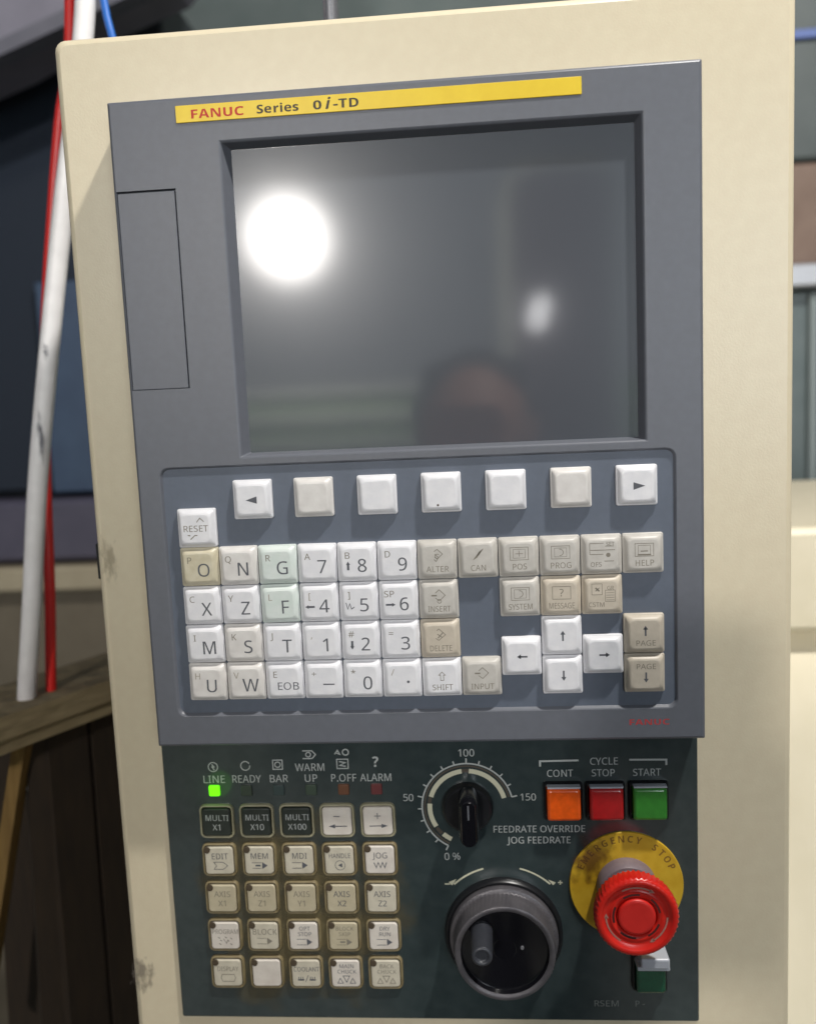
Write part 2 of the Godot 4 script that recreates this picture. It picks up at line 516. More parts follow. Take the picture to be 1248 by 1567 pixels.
	letters(st, "0", 67.2, 202.85, 3.7, 0.54, 1.45, true)
	letters(st, "i", 72.0, 203.2, 4.6, 0.54, 1.2, true, 0, 0.28)
	letters(st, "-TD", 80.0, 202.85, 3.7, 0.54, 1.45, true)
	part("dark_lettering", done(st), M.dark_print, strip)
	st = start()
	letters(st, "FANUC", 206.5, -79.6, 2.7, 0.04, 1.5, true)
	part("small_red_emblem", done(st), mat(s(176, 58, 60), 0.6), t)
	# keys
	var shape := key_shape()
	var p := 18.6
	var z := 3.04
	var soft := [27.2, 55.8, 85.2, 114.6, 143.9, 173.1, 202.2]
	for i in 7:
		var name_ := "blank white soft key under the screen"
		if i == 0: name_ = "soft key with a left triangle"
		if i == 6: name_ = "soft key with a right triangle"
		var k := part("key", shape, M.key["ivory" if i in [1, 5] else "white"], t, Vector3(soft[i], 30.9, 0) * MM, name_ if i in [0, 6] else "")
		if i in [0, 6]:
			var l := start()
			icon(l, "left_triangle" if i == 0 else "right_triangle", 0.3, -0.2, z)
			part("legend", done(l), M.legend, k)
		elif i == 3:
			var l := start()
			patch(l, moved(circle(0.5), -1.6, -5.6), z)
			part("speck", done(l), M.hole, k)
	var rows := [
		[0, 0, "yellowed", "O", "P"], [1, 0, "ivory", "N", "Q"], [2, 0, "green", "G", "R"], [3, 0, "white", "7", "A"], [4, 0, "white", "8", "B", "block_up"], [5, 0, "white", "9", "D"],
		[0, 1, "white", "X", "C"], [1, 1, "white", "Z", "Y"], [2, 1, "green", "F", "L"], [3, 1, "white", "4", "[", "block_left"], [4, 1, "white", "5", "]", "w"], [5, 1, "white", "6", "SP", "block_right"],
		[0, 2, "white", "M", "I"], [1, 2, "ivory", "S", "K"], [2, 2, "white", "T", "J"], [3, 2, "white", "1", ","], [4, 2, "white", "2", "#", "block_down"], [5, 2, "white", "3", "="],
		[0, 3, "ivory", "U", "H"], [1, 3, "ivory", "W", "V"], [2, 3, "white", "EOB", "E"], [3, 3, "white", "-", "+"], [4, 3, "white", "0", "*"], [5, 3, "white", ".", "/"]]
	for r in rows:
		var k := part("key", shape, M.key[r[2]], t, Vector3(r[0] * p, -r[1] * p, rng.randf_range(-0.15, 0.15)) * MM, "%s key marked %s with a small %s" % [r[2], r[3], r[4]])
		k.rotation_degrees.z = rng.randf_range(-0.7, 0.7)
		var l := start()
		if r[3] == "EOB": letters(l, "EOB", 1.8, -2.2, 3.6, z, 1.15)
		elif r[3] == "-": stroke(l, [[0.0, -1.6], [5.4, -1.6]], 0.6, z)
		elif r[3] == ".": patch(l, moved(circle(0.65), 2.9, -1.2), z)
		else: letters(l, r[3], 2.5, -1.4, 6.2, z, 1.05)
		part("legend", done(l), M.legend, k)
		l = start()
		letters(l, r[4], -4.2, 3.4, 3.0, z, 1.1)
		part("small_legend", done(l), M.pale_faint if r[4] in ["H", "V", "/", ",", "[", "L"] else M.faint, k)
		if r.size() > 5:
			l = start()
			icon(l, r[5], -3.9, -1.6, z)
			part("arrow_mark", done(l), M.legend, k)
	var k0 := part("key", shape, M.key["white"], t, Vector3(0.0, 18.4, 0.3) * MM, "white reset key above the letter keys")
	var l0 := start()
	letters(l0, "RESET", 0, 0, 2.9, z, 1.1)
	stroke(l0, [[0.8, 3.0], [2.4, 4.9], [4.2, 3.2]], 0.4, z)
	stroke(l0, [[-3.8, -3.0], [-2.6, -3.2]], 0.5, z)
	stroke(l0, [[-2.6, -5.0], [-0.4, -3.1], [0.8, -3.2]], 0.45, z)
	part("legend", done(l0), M.faint, k0)
	var fun := [[6, 0, "beige", "ALTER", "alter"], [7, 0, "beige", "CAN", "can"], [8, 0, "beige", "POS", "cross_frame"], [9, 0, "beige", "PROG", "program_frame"], [10, 0, "beige", "OFS", "offset"], [11, 0, "beige", "HELP", "help_frame"],
		[6, 1, "beige", "INSERT", "insert"], [8, 1, "beige", "SYSTEM", "arc_frame"], [9, 1, "tan", "MESSAGE", "ask_frame"], [10, 1, "tan", "CSTM", "custom"], [6, 2, "tan", "DELETE", "delete"],
		[6, 3, "white", "SHIFT", "shift"], [7, 3, "beige", "INPUT", "input"]]
	for r in fun:
		var k := part("key", shape, M.key[r[2]], t, Vector3(r[0] * p, -r[1] * p, rng.randf_range(-0.15, 0.15)) * MM, "%s key marked %s" % [r[2], r[3]])
		k.rotation_degrees.z = rng.randf_range(-0.6, 0.6)
		var l := start()
		var wide: bool = r[4] == "offset" or r[4] == "custom"
		icon(l, r[4], 0.1, 1.8 if r[3] != "SHIFT" else 0.9, z)
		letters(l, r[3], -2.8 if wide else 0.1, -4.2, 2.1 if wide else 2.7, z, 1.0 if r[3].length() < 6 else (0.86 if r[3].length() < 7 else 0.74))
		if r[3] == "OFS": letters(l, "SET", 3.6, 5.0, 1.7, z)
		if r[3] == "CSTM": letters(l, "GR", 3.4, 3.4, 1.8, z)
		part("legend", done(l), M.faint, k)
	for r in [[9, 2, "white", "up"], [9, 3, "white", "down"], [8, 2.5, "white", "left"], [10, 2.5, "white", "right"], [11, 2, "tan", "up"], [11, 3, "tan", "down"]]:
		var kind = "page key" if r[2] == "tan" else "cursor key"
		var k := part("key", shape, M.key[r[2]], t, Vector3(r[0] * p, -r[1] * p, 0) * MM, "%s %s with arrow pointing %s" % [r[2], kind, r[3]])
		var l := start()
		icon(l, r[3], 0.2, -1.4 if r[2] == "tan" and r[3] == "down" else (1.6 if r[2] == "tan" else 0.2), z)
		part("legend", done(l), M.legend, k)
		if r[2] == "tan":
			l = start()
			letters(l, "PAGE", 0.2, -4.0 if r[3] == "up" else 3.6, 2.5, z, 1.1)
			part("small_legend", done(l), M.faint, k)
	switch_plate(t)

func flat_ring(x0: float, y0: float, x1: float, y1: float, r: float, z: float) -> ArrayMesh:
	var st := start()
	fan(st, box_ring(x0, y0, x1, y1, r, z), false)
	return done(st)

# a thin film of dirt with a torn outline
func smudge(parent: Node, where: Vector3, w: float, h: float, c: Color, a: float, seed_: int) -> void:
	var n := noise(seed_, 0.035, 4)
	var im := Image.create_empty(96, 96, false, Image.FORMAT_RGBA8)
	for y in 96:
		for x in 96:
			var d := Vector2(x - 47.5, y - 47.5).length() / 48.0
			var v := clampf((1.0 - d) * 1.5 + n.get_noise_2d(x, y) * 0.9 - 0.25, 0.0, 1.0)
			im.set_pixel(x, y, Color(c.r, c.g, c.b, a * v))
	var m := mat(Color.WHITE, 0.6)
	m.albedo_texture = ImageTexture.create_from_image(im)
	m.transparency = BaseMaterial3D.TRANSPARENCY_ALPHA
	var q := QuadMesh.new()
	q.size = Vector2(w, h) * MM
	part("stain", q, m, parent, where * MM)

func switch_plate(t: Node3D) -> void:
	var z := -15.94
	part("switch_plate", slab(264.9, 151.6, -18, -16, 1.0, 0.6, 100.05, -166.0), M.plate, t)
	smudge(t, Vector3(35, -182, -15.97), 140, 124, s(108, 97, 66), 0.75, 9)
	# lamps and their marks
	var lx := [-6.4, 10.2, 26.7, 43.1, 59.5, 76.0]
	var words := ["LINE", "READY", "BAR", "UP", "P.OFF", "ALARM"]
	for i in 6:
		var l := start()
		letters(l, words[i], lx[i], -111.9, 3.9, z, [1.04, 0.95, 1.0, 1.0, 0.94, 0.93][i])
		if i == 3: letters(l, "WARM", lx[i], -106.2, 3.9, z, 0.95)
		match i:
			0:
				stroke(l, moved(circle(2.4), lx[i], -105.4), 0.5, z)
				stroke(l, [[lx[i] - 0.6, -104.0], [lx[i] + 0.5, -105.4], [lx[i] - 0.5, -105.4], [lx[i] + 0.6, -107.0]], 0.6, z)
			1: stroke(l, moved(circle(2.3, 0.5, TAU + 0.1), lx[i], -105.0), 0.5, z)
			2:
				stroke(l, moved([[-2.4, 2.4], [2.4, 2.4], [2.4, -2.4], [-2.4, -2.4], [-2.4, 2.4]], lx[i], -104.6), 0.5, z)
				stroke(l, moved(circle(1.4), lx[i], -104.6), 0.5, z)
			3:
				stroke(l, moved([[-3.2, 2.0], [1.6, 2.0], [3.4, 0], [1.6, -2.0], [-3.2, -2.0]], lx[i] - 0.3, -99.6), 0.55, z)
				stroke(l, moved(circle(1.2), lx[i] - 0.6, -99.6), 0.5, z)
			4:
				stroke(l, moved(circle(1.5), lx[i] + 1.8, -98.6), 0.6, z)
				stroke(l, moved([[-1.5, -0.8], [0, 1.2], [1.2, -0.9], [-1.2, 0.2]], lx[i] - 2.2, -98.8), 0.6, z)
				stroke(l, moved([[-2.8, 2.4], [2.8, 2.4], [2.8, -2.4], [-2.8, -2.4], [-2.8, 2.4]], lx[i], -104.6), 0.5, z)
				stroke(l, moved([[-1.6, 1.2], [1.4, 0.6], [-1.4, -0.8], [1.6, -1.3]], lx[i], -104.6), 0.6, z)
			5: letters(l, "?", lx[i], -103.8, 5.2, z, 1.0, true)
		part("lamp_marking", done(l), M.white_print, t)
		var lens := slab(5.6, 5.6, -16, -15.0, 0.8, 0.4, lx[i], -117.7)
		if i == 0:
			var g := mat(s(120, 235, 20), 0.4)
			g.emission_enabled = true
			g.emission = s(110, 255, 10)
			g.emission_energy_multiplier = 0.9
			part("indicator_lamp", lens, g, t, Vector3.ZERO, "green indicator lamp that is lit, under the word LINE")
			var o := OmniLight3D.new()
			o.name = "indicator_glow"
			o.light_color = s(110, 255, 20)
			o.light_energy = 0.00004
			o.light_size = 0.0025
			o.omni_range = 0.3
			o.omni_attenuation = 2.0
			o.shadow_enabled = true
			o.position = Vector3(lx[0], -117.7, -11.5) * MM
			t.add_child(o)
		else:
			part("indicator_lamp", lens, [null, mat(s(58, 68, 58), 0.4), mat(s(56, 70, 70), 0.4), mat(s(62, 76, 64), 0.4), mat(s(106, 70, 50), 0.4), mat(s(104, 52, 52), 0.4)][i], t)
	# the 25 square buttons
	var cap := cap_shape()
	var rim := rim_shape()
	var B := [
		["dark", "MULTI", "X1", ""], ["dark", "MULTI", "X10", ""], ["dark", "MULTI", "X100", ""], ["white", "-", "", "thin_left"], ["white", "+", "", "thin_right"],
		["cream", "EDIT", "", "arrow_open"], ["cream", "MEM", "", "arrow_dot"], ["cream", "MDI", "", "arrow_solid"], ["cream", "HANDLE", "", "wheel"], ["white", "JOG", "", "jog"],
		["tan", "AXIS", "X1", ""], ["tan", "AXIS", "Z1", ""], ["tan", "AXIS", "Y1", ""], ["tan", "AXIS", "X2", ""], ["cream", "AXIS", "Z2", ""],
		["white", "PROGRAM", "", "dots"], ["cream", "BLOCK", "", "arrow_solid"], ["white", "OPT", "STOP", "arrow_solid"], ["tan", "BLOCK", "SKIP", "arrow_dot"], ["white", "DRY", "RUN", "arrow_solid"],
		["cream", "DISPLAY", "", "tablet"], ["white", "", "", ""], ["cream", "COOLANT", "", "spray"], ["white", "MAIN", "CHUCK", "chuck"], ["cream", "BACK", "CHUCK", "chuck"]]
	for i in 25:
		var r: int = i / 5
		var q := Vector3(-6.0 + (i % 5) * 20.5, -133.7 - r * 20.45, rng.randf_range(-0.1, 0.1))
		var e: Array = B[i]
		var words_: String = (e[1] + " " + e[2]).strip_edges()
		var b := part("push_button", cap, M.cap[e[0]], t, q * MM, "%s square button marked %s" % [e[0], words_] if words_ else "blank pale square button in the bottom row")
		b.rotation_degrees.z = rng.randf_range(-0.5, 0.5)
		part("rim", rim, M.rim if r == 0 else M.rim_dirty, b)
		var lz := -13.61
		if r > 0:
			var h := start()
			lathe(h, -5.9, 5.9, [[1.75, -13.7, 1], [1.75, -13.45, 2], [1.4, -13.35, 2]], 20)
			part("indicator_dot", done(h), M.hole, b)
		if not words_: continue
		var l := start()
		var three: bool = e[2] != "" and e[3] != ""
		if e[1] == "-": stroke(l, [[-1.6, 2.8], [1.6, 2.8]], 0.45, lz)
		elif e[1] == "+":
			stroke(l, [[-1.6, 2.8], [1.6, 2.8]], 0.4, lz)
			stroke(l, [[0, 4.4], [0, 1.2]], 0.4, lz)
		elif three:
			letters(l, e[1], 0.7, 4.2, 2.1, lz, 1.05)
			letters(l, e[2], 0.7, 1.2, 2.1, lz, 1.05)
		else:
			letters(l, e[1], 0.4, 2.4, 3.1 if e[1].length() < 6 else 2.5, lz, 0.98 if e[1].length() < 6 else 0.86)
			if e[2]: letters(l, e[2], 0.4, -2.6, 3.1, lz)
		if e[3]: icon(l, e[3], 0.4, -2.4 if e[3].begins_with("thin") else (-3.1 if three else -2.6), lz)
		part("legend", done(l), M.white_print if e[0] == "dark" else ([M.legend, M.faint][0 if r < 2 or i in [13, 14, 17, 19, 22, 23] else 1]), b)
	# feed rate selector
	var c := Vector2(120.8, -127.8)
	var st := start()
	stroke(st, moved(circle(22.5, deg_to_rad(13), deg_to_rad(243), 60), c.x, c.y), 0.7, z)
	for i in 16:
		var a := deg_to_rad(243 - i * 15.33)
		var long := 25.2 if i % 5 == 0 else 24.6
		stroke(st, [[c.x + cos(a) * 22.6, c.y + sin(a) * 22.6], [c.x + cos(a) * long, c.y + sin(a) * long]], 0.65, z)
	letters(st, "100", 121.0, -99.8, 3.7, z)
	letters(st, "50", 91.6, -122.6, 3.7, z)
	letters(st, "150", 150.6, -122.9, 3.6, z)
	letters(st, "0 %", 112.4, -153.6, 3.7, z)
	part("scale_marking", done(st), M.white_print, t)
	st = start()
	letters(st, "FEEDRATE OVERRIDE", 155.6, -139.5, 3.5, z, 1.0)
	letters(st, "JOG FEEDRATE", 155.6, -145.3, 3.5, z, 0.98)
	part("selector_caption", done(st), M.white_print, t)
	st = start()
	for seg in [[14, 86], [97, 163], [174, 212], [228, 243]]:
		stroke(st, moved(circle(18.7, deg_to_rad(seg[0]), deg_to_rad(seg[1]), 24), c.x, c.y), 2.3, z)
	part("scale_band", done(st), M.scale_print, t)
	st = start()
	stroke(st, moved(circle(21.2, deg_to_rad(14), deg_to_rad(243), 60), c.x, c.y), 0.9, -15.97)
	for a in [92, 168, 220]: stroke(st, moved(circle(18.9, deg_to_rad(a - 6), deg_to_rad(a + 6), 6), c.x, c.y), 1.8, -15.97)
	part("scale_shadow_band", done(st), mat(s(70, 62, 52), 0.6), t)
	st = start()
	lathe(st, c.x, c.y + 0.6, [[12.6, -16, 1], [12.4, -13, 1], [11.6, -11.8, 2], [10.8, -11.2, 2]], 56)
	var knob := part("selector_knob", done(st), M.black, t, Vector3.ZERO, "black rotary selector knob inside the 0 to 150 scale")
	st = start()
	var lv := []
	for e in [[10.0, 25.4, 4.6, -11.4], [9.4, 24.6, 4.4, -2.0], [8.4, 23.6, 4.0, 1.6], [6.4, 21.8, 3.0, 2.8]]: lv.append(rr(c.x + 0.6, c.y, e[0], e[1], e[2], e[3], 6))
	loft(st, lv, [1, 1, 1])
	var lever := part("lever", done(st), M.gloss_black, knob)
	st = start()
	stroke(st, [[c.x + 0.6, c.y + 9.6], [c.x + 0.6, c.y + 2.4]], 0.8, 2.84)
	part("pointer_line", done(st), M.legend, lever)
	# cycle buttons
	st = start()
	stroke(st, [[157.0, -107.3], [157.0, -104.6], [175.6, -104.4]], 0.9, z)
	stroke(st, [[200.0, -104.4], [217.6, -104.6], [217.6, -107.3]], 0.9, z)
	letters(st, "CYCLE", 187.8, -105.0, 3.6, z)
	letters(st, "CONT", 166.4, -110.9, 3.6, z, 0.98)
	letters(st, "STOP", 187.4, -110.9, 3.6, z, 0.98)
	letters(st, "START", 208.2, -110.9, 3.6, z, 0.98)
	part("cycle_marking", done(st), M.white_print, t)
	var cols := [["orange", s(236, 92, 18), 167.6], ["red", s(186, 24, 28), 188.0], ["green", s(52, 138, 44), 208.6]]
	for e in cols:
		lens_button(t, e[0], e[1], Vector2(e[2], -124.4), 16.4, 16.6, "square %s push button in the cycle row" % e[0])
	# hand wheel
	var w := Vector2(136.5, -194.0)
	st = start()
	lathe(st, w.x, w.y, [[29.5, -16, 1], [29.3, -13.6, 1], [28.4, -12.6, 2], [27.4, -12.5, 2], [27.2, -13.2, 3]], 96)
	var hw := part("hand_wheel", done(st), M.black, t, Vector3.ZERO, "dark grey hand wheel with a crank handle")
	st = start()
	lathe(st, w.x, w.y, [[26.9, -13.2, 1], [27.0, -10.8, 1], [26.6, -9.6, 2], [25.4, -9.2, 2, 0.0], [25.2, -8.6, 3, 0.55], [24.6, 0.6, 3, 0.5], [24.2, 1.4, 4], [23.6, 1.8, 4], [22.2, 1.5, 4], [21.4, 0.8, 5]], 144, false)
	part("grip_rim", done(st), M.wheel, hw)
	st = start()
	lathe(st, w.x, w.y, [[21.4, 0.8, 1], [20.6, -1.4, 2], [19.4, -1.9, 2], [6.0, -2.1, 2], [5.4, -2.2, 2]], 72)
	part("dished_face", done(st), M.gloss_black, hw)
	st = start()
	lathe(st, 125.6, -184.4, [[5.4, -2.2, 1], [5.0, 14.6, 1], [4.8, 17.6, 2], [4.1, 18.4, 2], [3.0, 18.2, 2], [2.6, 17.4, 3], [2.1, 17.2, 3]], 40)
	part("crank_handle", done(st), M.crank, hw)
	st = start()
	lathe(st, 145.0, -193.0, [[0.9, -2.2, 1], [0.8, -1.4, 1]], 16)
	part("screw", done(st), M.silver, hw)
	st = start()
	stroke(st, moved(circle(35.0, deg_to_rad(105), deg_to_rad(133), 12), w.x, w.y), 0.9, z)
	patch(st, [[w.x - 26.6, w.y + 26.8], [w.x - 22.6, w.y + 28.4], [w.x - 24.9, w.y + 24.4 + 0.6]], z)
	stroke(st, moved(circle(35.0, deg_to_rad(47), deg_to_rad(75), 12), w.x, w.y), 0.8, z)
	patch(st, [[w.x + 26.6, w.y + 26.4], [w.x + 22.9, w.y + 28.0], [w.x + 25.3, w.y + 25.0]], z)
	stroke(st, [[108.0, -168.2], [110.6, -168.2]], 0.7, z)
	stroke(st, [[164.2, -167.6], [166.4, -167.6]], 0.6, z)
	stroke(st, [[165.3, -166.5], [165.3, -168.7]], 0.6, z)
	part("direction_arrows", done(st), M.scale_print, t)
	# emergency stop
	var e := Vector2(197.5, -168.6)
	st = start()
	lathe(st, e.x, e.y, [[27.7, -16, 1], [27.7, -15.3, 1], [27.4, -15.0, 2], [14.0, -15.0, 2]], 80)
	var stop := part("stop_button", done(st), M.ring, t, Vector3.ZERO, "red mushroom stop button on a yellow ring")
	st = start()
	var txt := "EMERGENCY STOP"
	for i in txt.length():
		if txt[i] == " ": continue
		var a := deg_to_rad(90 + 66 - i * 132.0 / (txt.length() - 1))
		letters(st, txt[i], e.x + cos(a) * 24.0, e.y + sin(a) * 24.0, 3.4, -14.96, 1.0, true, a - PI / 2)
	part("ring_lettering", done(st), M.brown_print, stop)
	smudge(stop, Vector3(e.x - 16, e.y + 12, -14.9), 26, 32, s(96, 58, 26), 0.6, 15)
	st = start()
	lathe(st, e.x, e.y, [[14.6, -15, 1], [14.4, -8, 1], [13.6, -6.8, 2], [12.4, -6.6, 3], [12.2, 3.0, 3]], 56)
	part("collar", done(st), M.collar, stop)
	st = start()
	lathe(st, e.x, e.y, [[13.0, 1.6, 1], [17.6, 3.0, 1], [18.9, 4.0, 2, 0.95], [19.6, 9.8, 2, 0.95], [19.3, 11.4, 3, 0.7], [18.4, 12.5, 3], [17.2, 12.8, 3], [16.2, 12.5, 4], [14.6, 11.0, 4], [12.2, 10.8, 4], [11.8, 11.3, 5], [9.6, 11.3, 5], [9.3, 9.2, 6], [8.9, 9.2, 7]], 96)
	part("mushroom_head", done(st), M.stop_red, stop)
	st = start()
	lathe(st, e.x, e.y, [[8.8, 9.1, 1], [8.7, 11.6, 1], [8.3, 12.1, 2], [7.4, 12.3, 2]], 48)
	part("centre_cap", done(st), M.stop_face, stop)
	st = start()
	for k in 3:
		var a0 := 62 + k * 120
		stroke(st, moved(circle(14.0, deg_to_rad(a0), deg_to_rad(a0 + 56), 14), e.x, e.y), 0.8, 11.12)
		var tip := deg_to_rad(a0 - 8)
		var q0 := deg_to_rad(a0 + 2)
		patch(st, moved([[cos(tip) * 14.0, sin(tip) * 14.0], [cos(q0) * 15.3, sin(q0) * 15.3], [cos(q0) * 12.7, sin(q0) * 12.7]], e.x, e.y), 11.12)
	part("turn_mark", done(st), mat(s(176, 120, 108), 0.5), stop)
	st = start()
	for k in 5:
		stroke(st, moved(circle(10.7, deg_to_rad(10 + k * 72), deg_to_rad(52 + k * 72), 8), e.x, e.y), 1.0, 11.34)
	part("slit_mark", done(st), mat(s(74, 26, 24), 0.5), stop)
	# small green button with its clear guard
	lens_button(t, "dark green", s(18, 84, 58), Vector2(208.0, -214.0), 14.4, 17.0, "dark green push button below the red stop button")
	part("button_guard", slab(13.6, 5.2, -16, -2.0, 0.8, 0.8, 208.6, -201.6), M.clear, t)
	part("button_guard", slab(15.6, 2.0, -16, -5.0, 0.5, 0.5, 208.3, -206.2), M.clear, t)
	st = start()
	letters(st, "RSEM", 186.8, -232.3, 3.2, z, 1.15)
	letters(st, "P -", 203.4, -232.3, 3.2, z)
	part("button_marking", done(st), mat(s(120, 124, 120), 0.6), t)

func lens_button(t: Node3D, tint: String, c: Color, at_: Vector2, w: float, h: float, label: String) -> void:
	var m := worn(c.darkened(0.12), c, 0.26, 40.0, 60 + tint.length())
	m.clearcoat_enabled = true
	m.clearcoat = 0.6
	m.clearcoat_roughness = 0.12
	var st := start()
	loft(st, [rr(at_.x, at_.y, w, h, 1.4, -15.9), rr(at_.x, at_.y, w - 0.4, h - 0.4, 1.3, -10.6), rr(at_.x, at_.y, w - 1.2, h - 1.2, 1.2, -9.8), rr(at_.x, at_.y, w - 3.2, h - 3.2, 1.0, -9.5)], [1, 2, 2])
	var b := part("lens_button", done(st), m, t, Vector3.ZERO, label)
	st = start()
	loft(st, [rr(at_.x, at_.y, w + 2.6, h + 2.6, 1.4, -15.95), rr(at_.x, at_.y, w + 2.2, h + 2.2, 1.3, -13.4), rr(at_.x, at_.y, w + 0.8, h + 0.8, 1.3, -13.0), rr(at_.x, at_.y, w + 0.4, h + 0.4, 1.3, -15.9)], [1, 1, 2], false)
	part("frame", done(st), M.black, b)
	part("clear_lip", slab(w - 0.6, 0.9, -12.8, -9.3, 0.2, 0.3, at_.x, at_.y + h / 2 + 0.5), M.clear, b)

# ------------------------------------------------------------------ what stands behind
func background() -> void:
	var concrete := worn(s(120, 118, 112), s(138, 136, 130), 0.8, 1.5, 71)
	var floor_ := BoxMesh.new()
	floor_.size = Vector3(9, 0.1, 12)
	structure("floor", floor_, concrete, Vector3(0, -0.05, 1.6))
	var wall := BoxMesh.new()
	wall.size = Vector3(9, 4.6, 0.12)
	structure("wall", wall, worn(s(120, 132, 130), s(134, 144, 142), 0.85, 1.2, 72), Vector3(0, 2.3, -2.0))
	# workshop wall at the photographer's back, green to chest height
	structure("wall", wall, worn(s(176, 181, 190), s(192, 197, 204), 0.85, 1.2, 73), Vector3(0, 2.3, 5.4))
	var g := thing("green_machine", "pale green machine with light rails behind the photographer, mirrored low in the screen", "machine", Vector3(0, 0, 3.6))
	var og := -Vector3(0, -1.45, 3.6)
	og.y = LIFT.y
	part("body", cuboid(-1900, -1450, 3850, 1500, 215, 4130, 10), worn(s(136, 164, 120), s(150, 178, 134), 0.6, 1.5, 74), g, og)
	for h in [[190, -1900, -120, 26], [60, -1900, 1500, 34], [-70, -1900, 1500, 30]]:
		part("rail", cuboid(h[1], h[0], 3790, h[2], h[0] + h[3], 3849, 6), mat(s(214, 216, 210), 0.4), g, og)
	var k := thing("dark_cupboard", "tall dark reddish cupboard with pale rounded frame, mirrored at the right of the screen", "cupboard", Vector3(0.62, 0, 4.0))
	var ok := -Vector3(0.62, -LIFT.y, 4.0)
	part("frame", slab(560, 1480, 3760, 4100, 150, 12, 580, 480), worn(s(176, 178, 164), s(190, 192, 178), 0.5, 2.0, 76), k, ok)
	part("door", slab(450, 1370, 3740, 3770, 110, 8, 580, 480), worn(s(84, 70, 76), s(98, 82, 86), 0.5, 2.0, 75), k, ok)
	part("foot_panel", cuboid(310, -1450, 3780, 850, -262, 4090, 10), worn(s(120, 118, 112), s(132, 130, 124), 0.6, 2.0, 77), k, ok)
	# hoses and pole
	solo("white_hose", "thick white plastic hose hanging beside the left edge of the panel", "hose",
		hose([Vector3(-60, 1500, -200), Vector3(-66, 1000, -180), Vector3(-82, 520, -160), Vector3(-100, 332, -160), Vector3(-127, 203, -160), Vector3(-157, 49, -160), Vector3(-172, -50, -160), Vector3(-183, -123, -160), Vector3(-188, -180, -162)], 6.3), worn(s(226, 224, 224), s(240, 238, 238), 0.4, 14.0, 81), LIFT)
	var white: Node3D = get_node("white_hose")
	smudge(white, Vector3(-151.5, 62, -153.4), 6, 40, s(96, 98, 108), 0.8, 33)
	smudge(white, Vector3(-143, 118, -153.4), 5, 14, s(120, 122, 130), 0.6, 34)
	solo("red_hose", "thin red hose crossing behind the white hose", "hose",
		hose([Vector3(-84, 1500, -220), Vector3(-90, 1000, -200), Vector3(-106, 520, -185), Vector3(-121, 340, -185), Vector3(-127, 300, -185), Vector3(-135, 268, -185), Vector3(-146, 207, -185), Vector3(-156, 144, -185), Vector3(-163, 84, -185), Vector3(-168, 17, -185), Vector3(-169.5, -51, -180), Vector3(-173, -122, -176), Vector3(-173, -180, -177)], 3.7), mat(s(228, 46, 42), 0.35), LIFT)
	solo("blue_hose", "thin blue hose above the top left corner of the panel", "hose",
		hose([Vector3(-112, 1500, -190), Vector3(-110, 900, -170), Vector3(-98, 440, -160), Vector3(-88.5, 332, -160), Vector3(-84, 305, -160), Vector3(-74, 230, -165), Vector3(-70, 120, -170)], 2.4), mat(s(40, 104, 190), 0.35), LIFT)
	var rod := start()
	loft(rod, [ring_y(56, 1500, -140, 4.6), ring_y(56, -300, -140, 4.6)], [1], true, true)
	solo("steel_pole", "bright steel pole rising behind the top edge of the panel", "pole", done(rod), M.chrome, LIFT)
	left_machine()
	right_machine()
	crate()

func ring_y(x: float, y: float, z: float, r: float) -> PackedVector3Array:
	var o := PackedVector3Array()
	for j in 24: o.append(Vector3(x + cos(TAU * j / 24) * r, y, z + sin(TAU * j / 24) * r))
	return o

func cuboid(x0: float, y0: float, z0: float, x1: float, y1: float, z1: float, bevel := 3.0) -> ArrayMesh:
	return slab(x1 - x0, y1 - y0, z0, z1, bevel, bevel, (x0 + x1) / 2, (y0 + y1) / 2)

func left_machine() -> void:
	var grey := worn(s(116, 114, 126), s(128, 126, 138), 0.5, 3.0, 91)
	var t := thing("lathe", "grey machine with a dark window and slanted hood behind the left edge of the panel", "machine", LIFT + Vector3(-0.6, -1.45, -1.2))
	var off := -Vector3(-0.6, -1.45, -1.2)
	part("cabinet", cuboid(-1150, -40, -1500, -330, 760, -990, 8), worn(s(50, 56, 60), s(58, 64, 68), 0.5, 3.0, 92), t, off)
	part("window", cuboid(-1100, -30, -985, -400, 700, -960, 4), mat(s(44, 50, 60), 0.14), t, off)
	part("side_panel", cuboid(-548, -34, -955, -440, 300, -940, 3), worn(s(58, 74, 98), s(66, 84, 108), 0.4, 3.0, 93), t, off)
	part("sill", cuboid(-1150, -140, -1300, -330, -42, -900, 8), worn(s(74, 72, 88), s(84, 82, 98), 0.5, 3.0, 94), t, off)
	part("base", cuboid(-1150, -1450, -1300, -330, -144, -905, 8), worn(s(100, 92, 78), s(112, 104, 90), 0.6, 3.0, 95), t, off)
	var lip := part("base_rail", cuboid(-1150, -184, -904, -330, -146, -880, 4), worn(s(158, 148, 126), s(170, 160, 138), 0.5, 3.0, 96), t, off)
	# hood: a slab whose lower edge runs up to the right
	var st := start()
	var ring := PackedVector3Array([Vector3(-1000, 420, -900), Vector3(-495, 580, -900), Vector3(-400, 622, -900), Vector3(-255, 668, -900), Vector3(-200, 720, -900), Vector3(-200, 1100, -900), Vector3(-1000, 1100, -900)])
	var front := PackedVector3Array()
	for v in ring: front.append(v + Vector3(0, 0, 110))
	loft(st, [ring, front], [], true, true)
	part("hood", done(st), grey, t, off)
	st = start()
	beam(st, Vector3(-1000, 408, -790), Vector3(-240, 660, -790), Vector3(-6, 18, 0), 30)
	part("hood_edge", done(st), worn(s(92, 92, 102), s(104, 104, 114), 0.5, 3.0, 97), t, off)

